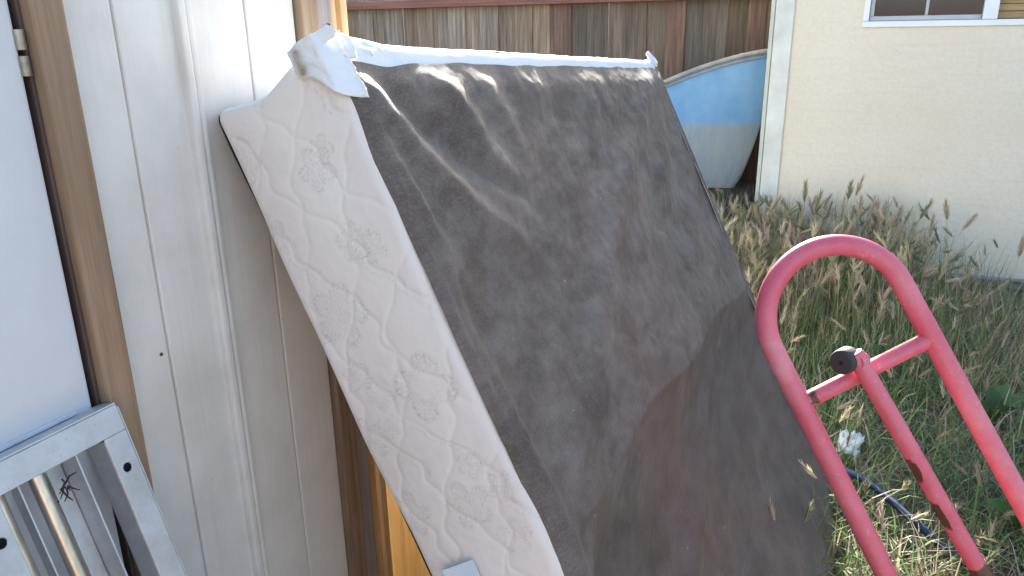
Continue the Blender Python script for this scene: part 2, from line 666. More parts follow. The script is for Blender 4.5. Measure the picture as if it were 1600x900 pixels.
for z0, z1 in ((1.60, 1.69), (.25, .34)):  # rails of the same added, unseen run
    box('rail', (-.72, -2.085, z0), (3.4, -2.03, z1), 'rail_wood', fence, .005)
for px in (-4.62, .9):
    box('post', (px, FY + .03, 0), (px + .09, FY + .12, 1.78), 'corner_wood', fence, .004)

# neighbouring house beyond the fence, of which only a sliver of wall shows over the rail
nbh = thing('neighbour_house', (-11, 15, 0), 'pinkish neighbouring house wall just showing above the fence rail', 'house')
box('wall', (-22, 15, -.1), (-2.2, 20, 2.7), 'pink_wall', nbh)
V = [(-22.5, 14.5, 2.6), (-1.7, 14.5, 2.6), (-1.7, 17.5, 3.9), (-22.5, 17.5, 3.9), (-22.5, 20.5, 2.6), (-1.7, 20.5, 2.6)]
mesh_obj('roof', V, [[0, 1, 2, 3], [3, 2, 5, 4], [4, 5, 1, 0]], 'roof_shingle', nbh)

# ------------------------------------------------------------------ house (right)
HY = 5.232
HX = -.553
house = thing('house', (HX, HY, 0), 'cream stucco house with white corner trim and a white sliding window', 'house')
WX0, WX1, WZ0, WZ1 = -.031, 1.33, 1.498, 2.35
# one stucco wall sheet with a real opening, plus the side and far walls
ys = (HY, HY + .14)
def wallbox(lo, hi):
    return box_data(lo, hi)
VV, FF = [], []
for lo, hi in (((HX + .02, HY, .055), (WX0, HY + .14, 2.60)), ((WX1, HY, .055), (7.5, HY + .14, 2.60)),
               ((WX0, HY, .055), (WX1, HY + .14, WZ0)), ((WX0, HY, WZ1), (WX1, HY + .14, 2.60)),
               ((HX + .02, HY + .14, .055), (HX + .16, 12, 2.60))):
    V, F = wallbox(lo, hi)
    k = len(VV)
    VV += V
    FF += [[i + k for i in f] for f in F]
mesh_obj('wall', VV, FF, 'stucco', house)
box('foundation', (HX + .05, HY + .018, -.15), (7.4, HY + .16, .053), 'foundation', house, .004)
box('weep_screed', (HX + .14, HY - .012, .036), (7.45, HY + .015, .0545), 'rim_grey', house, .003)
box('corner_trim', (HX + .022, HY - .022, .02), (HX + .132, HY - .001, 2.58), 'house_trim', house, .004)
box('corner_trim', (HX - .004, HY - .030, .02), (HX + .0195, HY + .09, 2.58), 'house_trim_side', house, .004)
# window
win = box('window', (WX0 - .004, HY - .016, WZ0), (WX1 + .004, HY + .05, WZ0 + .034), 'window_white', house, .004)
fr = 'frame'
box(fr, (WX0 - .004, HY - .018, WZ0 + .035), (WX0 + .028, HY + .05, WZ1 - .036), 'window_white', win, .004)
box(fr, (WX1 - .028, HY - .018, WZ0 + .035), (WX1 + .004, HY + .05, WZ1 - .036), 'window_white', win, .004)
box(fr, (WX0 - .004, HY - .016, WZ1 - .035), (WX1 + .004, HY + .05, WZ1), 'window_white', win, .004)
box('mullion', (.575, HY - .024, WZ0 + .035), (.648, HY + .05, WZ1 - .036), 'window_white', win, .004)
# sliding sash (grey in its track) with a glazing bar
for nm, lo, hi in (('sash_rail', (WX0 + .03, HY + .012, WZ0 + .036), (.573, HY + .04, WZ0 + .062)),
                   ('sash_rail', (WX0 + .03, HY + .012, WZ1 - .064), (.573, HY + .04, WZ1 - .038)),
                   ('sash_stile', (WX0 + .030, HY + .010, WZ0 + .063), (WX0 + .052, HY + .04, WZ1 - .065)),
                   ('glazing_bar', (.288, HY + .014, WZ0 + .063), (.304, HY + .036, WZ1 - .065))):
    box(nm, lo, hi, 'window_grey', win, .003)
box('pane', (WX0 + .053, HY + .020, WZ0 + .063), (.2875, HY + .026, WZ1 - .065), 'glass_pane', win)
box('pane', (.3045, HY + .020, WZ0 + .063), (.5735, HY + .026, WZ1 - .065), 'glass_pane', win)
box('pane', (.649, HY + .020, WZ0 + .036), (WX1 - .029, HY + .026, WZ1 - .037), 'glass_clear', win)
for k in range(20):
    z = WZ0 + .038 + k * .04
    box('blind_slat', (.64, HY + .055, z), (WX1 - .01, HY + .061, z + .036), 'blind_wood', win)
box('room', (WX0 - .1, HY + .142, WZ0 - .1), (WX1 + .1, HY + .16, WZ1 + .1), 'room_dark', house)
# roof with eave
V = []
for dz in (0, .12):
    V += [(HX - .45, HY - .45, 2.52 + dz), (7.8, HY - .45, 2.52 + dz), (7.8, 8.8, 3.85 + dz), (HX - .45, 8.8, 3.85 + dz)]
mesh_obj('roof', V, [[3, 2, 1, 0], [4, 5, 6, 7], [0, 1, 5, 4], [1, 2, 6, 5], [2, 3, 7, 6], [3, 0, 4, 7]], 'roof_shingle', house)
box('fascia', (HX - .47, HY - .475, 2.44), (7.8, HY - .452, 2.65), 'house_trim', house, .003)

# ------------------------------------------------------------------ boat
BC = 5.92
boat = thing('boat', (-1.7, BC, .28), 'small blue boat with pale bottom and grey gunwale behind the house corner', 'boat')
NS, NP = 44, 16
stem, stern = -.605, -3.2
def sheer(t_):
    dX = min(t_, .34) * 2.595
    return 1.352 - .365 * dX ** 1.5 - max(0, t_ - .34) * .08
V = []
for i in range(NS):
    t_ = (i / (NS - 1)) ** 1.5
    X = stem + (stern - stem) * t_
    zg = sheer(t_)
    zk = .30 + .55 * max(0, 1 - t_ / .10) ** 2.2
    hb = .44 * (1 - (1 - min(1, t_ / .62)) ** 2.1) ** .75 * (1 - .18 * max(0, t_ - .62) / .38) + .004
    for j in range(-NP, NP + 1):
        s_ = abs(j) / NP
        z = zk + (zg - zk) * s_ ** 1.55
        y = hb * (s_ ** .62) * (1 if j > 0 else -1)
        rake = (.03 * (1 - s_) ** 1.2) * max(0, 1 - t_ / .2)
        V.append((X - rake, BC + y, z))
nj = 2 * NP + 1
F = grid_faces(nj, NS)
F.append([(NS - 1) * nj + k for k in range(nj)])
hull = mesh_obj('hull', V, F, 'hull_paint', boat, smooth=True)
hull.data.transform(Matrix.Translation((0, 0, .28)))
hull.location.z -= .28
near = [V[i * nj] for i in range(NS)]
far = [V[i * nj + nj - 1] for i in range(NS)]
path = [Vector(p) for p in near[::-1]] + [Vector(p) for p in far]
tube('gunwale', [(p.x, p.y + (-.012 if i < NS else .012), p.z) for i, p in enumerate(path)], .016, 'boat_rim', boat, 10)
tube('rub_strip', [(p.x, p.y + (-.010 if i < NS else .010), p.z - .036) for i, p in enumerate(path)], .007, 'boat_rim', boat, 8)
V2 = [(p[0], p[1], p[2] - .03) for p in near] + [(p[0], p[1], p[2] - .03) for p in far]
mesh_obj('deck', V2, [[i, i + 1, NS + i + 1, NS + i] for i in range(NS - 1)], 'rim_grey', boat)
for bx, hw, hh_, lb in ((-.80, .17, .40, 'dark added block standing in for the shade under the bow of the blue boat'), (-2.6, .09, .32, 'dark timber block under the stern end of blue boat')):  # bow block widened and near-black to paint the shade below the hull
    o = box('timber_block', (-hw, -.3, 0), (hw, .3, hh_), 'sleeper', None, .008)
    o.location = (bx, BC, -.03)
    tag(o, lb, 'timber')

# ------------------------------------------------------------------ box spring
B0 = np.array([-.60019, .80038, 1.49971])
bu = np.array([-.01256, .99873, -.04886])
bv = np.array([.44306, -.0381, -.89266])
bu /= np.linalg.norm(bu)
bv -= bu * (bu @ bv)
bv /= np.linalg.norm(bv)
bn = np.cross(bv, bu)
if bn[0] < 0:
    bn = -bn
BW_, BL, BT = 1.73, 1.585, .2165
foot = B0 + bv * BL + bu * BW_ * .5 - bn * BT * .5
bs = thing('box_spring', (foot[0], foot[1], 0), 'worn box spring with floral cream sides and dark dust cover leaning on the shed', 'box spring')


def BS(u, v, n):
    u, v, n = np.broadcast_arrays(np.asarray(u, float), np.asarray(v, float), np.asarray(n, float))
    return B0 + u[..., None] * bu + v[..., None] * bv + n[..., None] * bn


R = .020


def rounded(u, v, n, r=R):
    """push a point of the plain box (u 0..W, v 0..L, n -T..0) onto the box with rounded edges"""
    cu, cv, cn = np.clip(u, r, BW_ - r), np.clip(v, r, BL - r), np.clip(n, -BT + r, -r)
    d = np.stack([u - cu, v - cv, n - cn], -1)
    L_ = np.linalg.norm(d, axis=-1, keepdims=True)
    d = d / np.maximum(L_, 1e-9) * r
    return cu + d[..., 0], cv + d[..., 1], cn + d[..., 2]


def edgesp(a, b, n_, r=R, ne=6):
    return np.concatenate([np.linspace(a, a + r, ne)[:-1], np.linspace(a + r, b - r, n_), np.linspace(b - r, b, ne)[1:]])


# near side: quilted, printed
sv = edgesp(0, BL, 620)
sn = edgesp(-BT, 0, 96)
NN, VVg = np.meshgrid(sn, sv)
U, Vr, Nr = rounded(np.zeros_like(NN), VVg, NN)
inside = sstep(0, .03, VVg) * sstep(0, .022, NN + BT) * sstep(0, .022, -NN)
aa, bb = VVg, -NN
wob = .009 * np.sin(aa * 57 + bb * 20) + .008 * np.sin(aa * 23 + 1.3) + .004 * np.sin(aa * 131)
wob2 = .008 * np.sin(aa * 49 - bb * 25 + 2.1) + .009 * np.sin(aa * 29 + .4) + .004 * np.sin(aa * 113 + 2)
per = .079


def dline(c):
    return np.abs((c / per + .5) % 1 - .5) * per


d1 = dline(bb + aa * .58 + wob + .012) * .87
d2 = dline(bb - aa * .50 + wob2 + .03) * .87
dm = np.minimum(d1, d2)
puff = (1 - np.exp(-(dm / .0032) ** 1.4)) * .0012 + (1 - np.exp(-(dm / .016) ** 1.5)) * .0007
tiny = np.array([noise.fractal(Vector((a_ * 55, b_ * 55, 0)), .8, 2.2, 3) for a_, b_ in zip(aa.ravel(), bb.ravel())]).reshape(aa.shape)
low = np.array([noise.noise(Vector((a_ * 7, b_ * 9, 5))) for a_, b_ in zip(aa.ravel(), bb.ravel())]).reshape(aa.shape)
bulge = .010 * np.sin(np.pi * np.clip(bb / BT, 0, 1))
U = U - inside * (puff + .0005 * tiny + .0035 * low) - bulge
# the cover is pulled out of line: slack end near the wall corner, raised at the torn corner
sag = .020 * np.exp(-((bb - .125) / .055) ** 2) * np.exp(-VVg / .06)
Vr = Vr + sag
Nr = Nr + .0035 * low * sstep(0, .1, VVg) + .003 * np.sin(VVg * 9 + 1)
P = BS(U, Vr, Nr)
side = mesh_obj('side_panel', P.reshape(-1, 3), [f[::-1] for f in grid_faces(len(sn), len(sv))], 'cover_fabric', bs, smooth=True)
side['label'] = 'cream quilted side with grey stitched flowers'
# printed flowers
fl = [(.078, .197, .030, 0), (.18, .205, .026, 0), (.135, .085, .026, 0), (.118, .070, .018, 0), (.238, .078, .024, 0), (.255, .060, .020, 0), (.317, .147, .040, 0),
      (.40, .165, .022, 0), (.432, .140, .022, 1), (.444, .070, .040, 2), (.489, .195, .028, 0), (.482, .155, .015, 0), (.605, .186, .030, 0), (.611, .088, .030, 0),
      (.60, .03, .020, 1), (.668, .045, .022, 1), (.33, .20, .018, 0), (.56, .06, .016, 0), (.70, .20, .022, 0), (.78, .12, .034, 0), (.86, .06, .03, 0), (.93, .17, .034, 0), (1.08, .09, .036, 0), (1.25, .15, .034, 0), (1.4, .08, .034, 0)]
pr = np.zeros((aa.size, 3))
A_, B_ = aa.ravel(), bb.ravel()
wig = tiny.ravel()
for k, (fa, fb, fr_, kind) in enumerate(fl):
    fr_ = fr_ * 1.22
    da, db = A_ - fa, B_ - fb
    rr = np.hypot(da, db)
    th = np.arctan2(db, da) + k * 1.7
    npet = 5 if kind != 2 else 4
    lobe = fr_ * (.50 + .50 * np.abs(np.cos(th * npet / 2)) ** .7)
    m = sstep(1.06, .90, rr / lobe + wig * .10)
    hatch = .45 + .55 * (np.sin(th * npet * 7 + rr * 160) > -.1)
    rim = np.exp(-((rr / lobe - .92) / .10) ** 2)
    if kind == 2:
        m = m * sstep(.30, .45, rr / lobe)
    val = np.clip(m * (.40 * hatch + .45 * rim), 0, 1) * .70 * (.8 + .5 * wig)
    if kind == 1:
        pr[:, 1] = np.maximum(pr[:, 1], val * .9)
    else:
        pr[:, 0] = np.maximum(pr[:, 0], val)
    if kind == 2:
        pr[:, 1] = np.maximum(pr[:, 1], val * .5 * (db > 0))
# stitched stems along parts of one quilting line
stem_m = np.exp(-((d1.ravel() - .006) / .0028) ** 2) * sstep(.35, .6, np.sin(A_ * 23 + B_ * 17)) * .28
pr[:, 0] = np.clip(np.maximum(pr[:, 0], stem_m), 0, 1)
col_attr(side, 'print', pr)


def cover_face(fu, fv, fn, nu, nv, flip, name, mat='white_fabric', amp=.004, seed=0):
    """remaining cover faces from a parametric pair of arrays"""
    U, Vv, Nn = rounded(fu, fv, fn)
    d = np.array([noise.fractal(Vector((a_ * 9, b_ * 9, c_ * 9 + seed)), .9, 2.1, 4) for a_, b_, c_ in zip(U.ravel(), Vv.ravel(), Nn.ravel())]).reshape(U.shape)
    if name == 'top_end':
        Vv = Vv + .020 * np.exp(-((-Nn - .125) / .055) ** 2) * np.exp(-U / .12)
    P = BS(U + amp * .3 * d, Vv + amp * d, Nn + amp * .4 * d)
    F = grid_faces(nu, nv)
    if flip:
        F = [f[::-1] for f in F]
    o = mesh_obj(name, P.reshape(-1, 3), F, mat, bs, smooth=True)
    if mat == 'cover_fabric':
        col_attr(o, 'print', np.zeros((P.reshape(-1, 3).shape[0], 3)))
    return o


su = edgesp(0, BW_, 150)
sn2 = edgesp(-BT, 0, 26)
a_, b_ = np.meshgrid(su, sn2)
cover_face(a_, np.zeros_like(a_), b_, len(su), len(sn2), False, 'top_end', amp=.004)
cover_face(a_, np.full_like(a_, BL), b_, len(su), len(sn2), True, 'bottom_end', 'white_fabric', .003, 2)
sv2 = edgesp(0, BL, 110)
a_, b_ = np.meshgrid(sn2, sv2)
cover_face(np.full_like(a_, BW_), b_, a_, len(sn2), len(sv2), False, 'side_panel', 'cover_fabric', .003, 3)
a_, b_ = np.meshgrid(edgesp(0, BW_, 40), edgesp(0, BL, 40))
cover_face(a_, b_, np.full_like(a_, -BT), a_.shape[1], a_.shape[0], False, 'back_face', 'ticking', .003, 4)
# hem of white cover turned over the front edges (top, far and bottom edge)
def hem(u0, u1, v0, v1, nu, nv, seed, mat='white_fabric'):
    a_, b_ = np.meshgrid(np.linspace(u0, u1, nu), np.linspace(v0, v1, nv))
    return cover_face(a_, b_, np.zeros_like(a_), nu, nv, False, 'hem', mat, .003, seed)


hem(0, BW_, 0, .050, 200, 12, 6)
hem(0, BW_, BL - .03, BL, 160, 8, 7)
hem(BW_ - .022, BW_, 0, BL, 7, 160, 8)
hem(0, .014, .03, BL - .03, 8, 160, 9, 'cover_fabric')

# dark dust cover on the front, sagging into the hollow frame between the slats
nu, nv = 330, 300
cu = np.concatenate([np.linspace(.0015, .03, 12)[:-1], np.linspace(.03, BW_ - .004, nu - 11)])
cv = np.linspace(.0, 1., nv)
UU, TT = np.meshgrid(cu, cv)
jag = np.array([.036 + .004 * noise.noise(Vector((q * 14, 0, 9))) + .004 * noise.noise(Vector((q * 4, 3, 9))) for q in cu])
VVd = jag[None, :] * (1 - TT) + (BL - .016) * TT


def ridge(pts, wid, amp, fade=.08):
    """raised (or sunken) fold along a polyline in face coordinates"""
    out = np.zeros_like(UU)
    wsum = np.full_like(UU, 1e9)
    n_ = len(pts) - 1
    tp = np.zeros_like(UU)
    for k in range(n_):
        (x0, y0), (x1, y1) = pts[k], pts[k + 1]
        dx, dy = x1 - x0, y1 - y0
        t_ = np.clip(((UU - x0) * dx + (VVd - y0) * dy) / (dx * dx + dy * dy), 0, 1)
        d = np.hypot(UU - x0 - t_ * dx, VVd - y0 - t_ * dy)
        better = d < wsum
        wsum = np.where(better, d, wsum)
        tp = np.where(better, (k + t_) / n_, tp)
    return amp * np.exp(-(wsum / wid) ** 2) * np.sin(np.pi * np.clip(tp * .92 + .04, 0, 1)) ** .6


edge = sstep(0, .05, UU) * sstep(0, .03, BW_ - UU) * sstep(0, .05, VVd - .03) * sstep(0, .06, BL - VVd)
h = np.zeros_like(UU)
# top roll over the end slat, hollow below it, centre slat at v ~ .70, hollow below that
slat = .700 + .085 * (UU / BW_) ** 1.2 + .012 * np.sin(UU * 9)
h += .0045 * np.exp(-((VVd - .085) / .045) ** 2)
h += -.019 * np.sin(np.pi * np.clip((VVd - .07) / (slat - .07), 0, 1)) ** 1.2 * (.55 + .45 * np.sin(np.pi * np.clip(UU / BW_, 0, 1)))
q = np.clip((VVd - slat) / (1.50 - slat), 0, 1)
h += -.050 * np.sin(np.pi * q ** .72) * sstep(.0, .18, UU) * sstep(0, .25, BW_ - UU + .03)
h += -.018 * sstep(.0, .13, VVd - slat) * sstep(1.5, 1.2, VVd) * sstep(0, .12, UU)
h += ridge([(.012, .03), (.03, .16), (.042, .317), (.040, .525), (.03, .70), (.03, 1.0), (.03, 1.4)], .017, .008)
h += ridge([(.02, .05), (.058, .10), (.085, .145), (.12, .19), (.20, .27), (.33, .36)], .026, .014)
h += ridge([(.012, .10), (.03, .20), (.06, .29), (.10, .40)], .016, .006)
h += ridge([(.05, .05), (.13, .115), (.25, .20), (.42, .30)], .022, -.010)
h += ridge([(.20, .05), (.26, .09), (.30, .17), (.36, .26)], .034, .010)
h += ridge([(.36, .06), (.42, .13), (.46, .22)], .030, .006)
h += ridge([(1.55, .04), (1.42, .12), (1.03, .275), (.632, .436), (.466, .523), (.30, .60)], .045, .018)
h += ridge([(1.66, .05), (1.45, .25), (1.15, .42), (.95, .55)], .04, .008)
h += ridge([(1.72, .3), (1.5, .45), (1.2, .6)], .05, .008)
h += ridge([(1.3, .80), (.85, .93), (.526, 1.054), (.4, 1.2)], .035, .014)
h += ridge([(1.7, .95), (1.55, 1.2), (1.45, 1.5)], .04, .014)
h += ridge([(1.6, 1.1), (1.35, 1.35), (1.2, 1.55)], .03, .012)
h += ridge([(.7, .78), (.6, .95), (.7, 1.2)], .03, .010)
fr1 = np.array([noise.fractal(Vector((a_ * 3.2 + b_ * 2.0, b_ * 5.5, 1)), .75, 2.1, 6) for a_, b_ in zip(UU.ravel(), VVd.ravel())]).reshape(UU.shape)
fr2 = np.array([noise.ridged_multi_fractal(Vector((a_ * 5 + b_ * 3.5, b_ * 2.6 - a_ * 1.5, 4)), .8, 2.1, 4, 1.0, 2.0) for a_, b_ in zip(UU.ravel(), VVd.ravel())]).reshape(UU.shape)
h += .0075 * fr1 + .0022 * (fr2 - fr2.mean())
h = h * edge + .0035 + .0015 * (1 - edge) * fr1
# the near edge: cloth is drawn to a slightly wavy staple line
arc = np.clip(R - UU, 0, R * .97)
h = h - (R - np.sqrt(R * R - arc * arc)) + .001
P = BS(UU + .0015 * fr1 * (1 - sstep(0, .05, UU)), VVd, h)
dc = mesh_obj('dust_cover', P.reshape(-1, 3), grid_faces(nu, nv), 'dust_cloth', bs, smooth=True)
dc['label'] = 'dusty dark brown cloth underside'
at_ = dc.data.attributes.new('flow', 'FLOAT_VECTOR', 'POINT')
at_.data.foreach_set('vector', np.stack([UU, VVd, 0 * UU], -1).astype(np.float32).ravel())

# torn white cover piece folded over the upper near corner
nu_, nv_ = 46, 60
s_ = np.linspace(0, 1, nu_)
t_ = np.linspace(0, 1, nv_)
S_, T_ = np.meshgrid(s_, t_)
lowedge = .034 + .054 * sstep(.1, .95, S_) + .002 * np.sin(S_ * 11)
vtop = -.001 - .003 * np.sin(S_ * 3)
nb = -.047 + S_ * .059
vv_ = vtop * (1 - T_) + lowedge * T_
nb = nb * (1 - .0 * T_) + .010 * T_ * S_
wr = np.array([noise.fractal(Vector((a_ * 4, b_ * 5, 7)), .8, 2.1, 4) for a_, b_ in zip(S_.ravel(), T_.ravel())]).reshape(S_.shape)
uu_ = -.0155 - .003 * np.sin(np.pi * S_) - .0018 * wr
wrap = np.clip(nb / .012 + .35, 0, 1)
uu_ = uu_ + sstep(0, 1, wrap) * .034
nn_ = np.minimum(nb, .006 + .004 * S_) + .004 * wr * wrap
P = BS(uu_, vv_, nn_)
fl_ = mesh_obj('torn_flap', P.reshape(-1, 3), grid_faces(nu_, nv_), 'torn_fabric', bs, smooth=True)
fl_['label'] = 'torn white cover flap with brown stain'
md = fl_.modifiers.new('thickness', 'SOLIDIFY')
md.thickness = .0016
stn = np.exp(-((nb + .036) / .0075) ** 2) * sstep(-.004, .006, vv_) * sstep(.040, .030, vv_)
pr = np.zeros((S_.size, 3))
pr[:, 2] = (stn * 1.1).ravel().clip(0, 1)
col_attr(fl_, 'print', pr)
# peak of torn cloth standing at the corner, and crumpled white wadding along the first bit of the edge
def rag(name, pts_u, v_up, v_lo, nb0, seed, parent, n1=26, n2=10, mat='white_fabric', amp=.003):
    a = np.linspace(0, 1, n1)
    b = np.linspace(0, 1, n2)
    A2, B2 = np.meshgrid(a, b)
    w2 = np.array([noise.fractal(Vector((p * 6, q * 4, seed)), .7, 2.2, 4) for p, q in zip(A2.ravel(), B2.ravel())]).reshape(A2.shape)
    uu = np.interp(A2, *pts_u)
    vt = np.interp(A2, *v_up)
    vl = np.interp(A2, *v_lo)
    vv = vt * (1 - B2) + vl * B2 + amp * .5 * w2
    nn2 = np.interp(A2, *nb0) + amp * w2 + .005 * np.sin(np.pi * B2)
    o = mesh_obj(name, BS(uu, vv, nn2).reshape(-1, 3), grid_faces(n1, n2), mat, parent, smooth=True)
    m_ = o.modifiers.new('thickness', 'SOLIDIFY')
    m_.thickness = .002
    return o


rag('torn_edge', ([0, .5, 1], [-.010, .004, .04]), ([0, .3, .5, .7, 1], [.0, -.005, -.003, -.006, .0]), ([0, 1], [.030, .030]), ([0, 1], [-.012, .004]), 3, bs)
rag('torn_edge', ([0, 1], [.02, .16]), ([0, .4, 1], [-.004, -.002, .006]), ([0, .5, 1], [.034, .032, .030]), ([0, 1], [-.004, -.010]), 12, bs, 40, 8, amp=.003)
rag('torn_edge', ([0, 1], [BW_ - .05, BW_ + .006]), ([0, .5, 1], [-.012, -.024, -.004]), ([0, 1], [.02, .03]), ([0, 1], [-.006, .002]), 20, bs, 14, 8, amp=.005)
rag('peak', ([0, 1], [-.012, -.004]), ([0, .6, .95, 1], [.004, -.004, -.009, .0]), ([0, 1], [.012, .01]), ([0, 1], [-.045, .016]), 30, bs, 22, 6, amp=.002)
# care tag low on the near side
P = BS(np.array([-.0185, -.0185, -.0185, -.0185]), np.array([.688, .681, .74, .747]), np.array([-.166, -.112, -.112, -.166]))
tg = mesh_obj('care_tag', P, [[0, 1, 2, 3]], 'tag', bs)
tg['label'] = 'pale blue cloth tag'
md = tg.modifiers.new('thickness', 'SOLIDIFY')
md.thickness = .001

# ------------------------------------------------------------------ steel rack leaning on the door
tl = math.radians(16.6)
FP = np.array([-0.7650, 0.5590, 1.0900])
RS = 1.000
fwv = np.array([0, -1., 0]) * RS
fvv = np.array([math.sin(tl), 0, -math.cos(tl)]) * RS
fnv = np.array([math.cos(tl), 0, math.sin(tl)]) * RS
FR = (FP, fwv, fvv, fnv)
LEN = 1.138
rack = thing('steel_rack', (FP[0] + .17, .50, 0), 'galvanised steel frame with inner tubes leaning against the shed door', 'metal frame')
# face plates (n = 0) with folded flanges behind them
WID = .325


def plate_with_holes(name, a0, a1, b0, b1, holes, thick=.0018):
    """a flat plate whose round holes are real openings"""
    bm = bmesh.new()
    outer = [(a0, b0), (a1, b0), (a1, b1), (a0, b1)]
    loops = [outer] + [[(hx + r_ * math.cos(k * math.pi / 10), hy + r_ * math.sin(k * math.pi / 10)) for k in range(20)] for hx, hy, r_ in holes]
    es = []
    for lp in loops:
        vs_ = [bm.verts.new((x_, y_, 0)) for x_, y_ in lp]
        es += [bm.edges.new((vs_[k], vs_[(k + 1) % len(vs_)])) for k in range(len(vs_))]
    bmesh.ops.triangle_fill(bm, use_beauty=True, use_dissolve=False, edges=es)
    bm.verts.index_update()
    P_, a, b, c = FR
    V = [P_ + a * q.co.x + b * q.co.y for q in bm.verts]
    F = [[q.index for q in f.verts] for f in bm.faces]
    bm.free()
    o = mesh_obj(name, V, F, 'galvanised', rack)
    m_ = o.modifiers.new('thickness', 'SOLIDIFY')
    m_.thickness = thick
    m_.offset = 0
    m2 = o.modifiers.new('edge', 'BEVEL')
    m2.width = .0006
    return o


plate_with_holes('side_plate', .0005, .030, .0327, LEN, [(.0165, .075 + .2 * k, .0055) for k in range(4)])
plate_with_holes('side_plate', .156, .186, .0327, LEN, [(.1695, .0765 + .2 * k, .0055) for k in range(4)])
plate_with_holes('side_plate', .295, .325, .0327, LEN, [(.310, .075 + .2 * k, .0055) for k in range(4)])
plate_with_holes('top_plate', .0005, WID, .0005, .0325, [])
for nm, lo, hi in (('top_flange', (.001, -.0022, -.032), (WID, .0002, .0012)),
                   ('top_lip', (.030, -.0085, -.034), (WID, -.0030, -.027)),
                   ('side_flange', (-.0016, .004, -.035), (.0002, LEN, .0012)),
                   ('inner_flange', (.0285, .035, -.035), (.0305, LEN, -.0012)),
                   ('inner_flange', (.1555, .035, -.035), (.1575, LEN, -.0012)),
                   ('inner_flange', (.1845, .035, -.035), (.1865, LEN, -.0012)),
                   ('rib', (.058, .02, -.046), (.0605, LEN, -.012)),
                   ('rib_web', (.061, .02, -.046), (.079, LEN, -.0435)),
                   ('rib', (.117, .02, -.046), (.1195, LEN, -.030)),
                   ('end_plate', (.001, LEN - .03, -.004), (WID, LEN - .001, -.0015))):
    box(nm, lo, hi, 'galvanised', rack, .0008, FR)
for a0, a1 in ((.0006, .0283), (.1580, .1843), (.297, .324)):
    box('back_plate', (a0, .034, -.0375), (a1, LEN, -.0355), 'galvanised', rack, 0, FR)
for a in (.100, .146, .205, .245):
    p0 = FP + fwv * a + fvv * .012 - fnv * .026
    p1 = FP + fwv * a + fvv * (LEN - .02) - fnv * .026
    tube('tube', [p0, p1], .0088 * RS, 'steel_tube', rack, 20)
# bracket sticking up at the far left
V, F = tube_data([FP + fwv * (.128 + .010 * math.cos(k * math.pi / 8) + .008) + fvv * (-.03 - .010 * math.sin(k * math.pi / 8)) - fnv * .02 for k in range(9)], .0016, 8)
mesh_obj('wire_hook', V, F, 'steel_tube', rack, smooth=True)
# dry twig caught in the tubes
tw = FP + fwv * .083 + fvv * .062 - fnv * .014
V, F = [], []
for k in range(11):
    a0 = tw + np.array([rng.normal(0, .003), rng.normal(0, .005), rng.normal(0, .008)])
    a1 = a0 + np.array([rng.normal(0, .003), rng.normal(0, .008), rng.normal(-.004, .012)])
    v_, f_ = tube_data([a0, (a0 + a1) / 2 + rng.normal(0, .002, 3), a1], [.0012, .001, .0006], 5)
    k0 = len(V)
    V += v_
    F += [[i + k0 for i in f] for f in f_]
o = mesh_obj('twig', V, F, 'gap_dark', None, origin=tw)
tag(o, 'bit of dark dry twig caught between the steel tubes of the rack', 'twig')

# ------------------------------------------------------------------ hand truck
TD = 1.25
R_, U_, F_ = np.array(rt), np.array(up), np.array(fw)
tv = np.array([.447 * .915 + .894 * .115, .447 * .402 - .894 * .294, -.447 * .014 - .894 * .949])
tv /= np.linalg.norm(tv)
twd = R_ * .905 + U_ * .425
twd -= tv * (twd @ tv)
twd /= np.linalg.norm(twd)
tnn = np.cross(twd, tv)                       # out of the truck's plane
half = .1180
tw_len = 2 * half
mid_ = np.array(EYE) + (F_ + R_ * (1352 - 800) / 1200 - U_ * (580 - 450) / 1200) * TD
jl = mid_ - twd * half
jr = mid_ + twd * half
glen = jl[2] / -tv[2] - .10
wheel_c = jl + tv * glen
truck = thing('hand_truck', (float(wheel_c[0]), float(wheel_c[1]), 0), 'faded red tubular hand truck with looped handle in the grass', 'hand truck')
path = [jl + tv * s for s in np.linspace(glen, -.098, 60)]
ctr = mid_ - tv * .098
for k in range(1, 30):
    a = math.pi * k / 30
    path.append(ctr - twd * half * math.cos(a) - tv * half * math.sin(a))
path += [jr + tv * s + twd * (.036 * (s + .098)) for s in np.linspace(-.098, glen, 60)]
TR = .0172
fo = tube('frame_tube', path, TR, 'red_paint', truck, 20)


def rust_attr(o, fn):
    co = np.zeros(len(o.data.vertices) * 3)
    o.data.vertices.foreach_get('co', co)
    co = co.reshape(-1, 3) + np.array(base(o))
    a = o.data.attributes.new('rust', 'FLOAT', 'POINT')
    a.data.foreach_set('value', fn(co).astype(np.float32))


rust_attr(fo, lambda c: np.full(len(c), .02) + .14 * sstep(.06, .0, np.abs((c - mid_) @ tv + .0)))
cb = tube('cross_bar', [jl + twd * (.004 + (tw_len - .008) * k / 24) for k in range(25)], .0135, 'red_paint', truck, 18)
rust_attr(cb, lambda c: .52 * np.exp(-(((c - jl) @ twd - .022) / .012) ** 2) + .30 * np.exp(-(((c - mid_) @ twd + .015) / .02) ** 2) + .05)
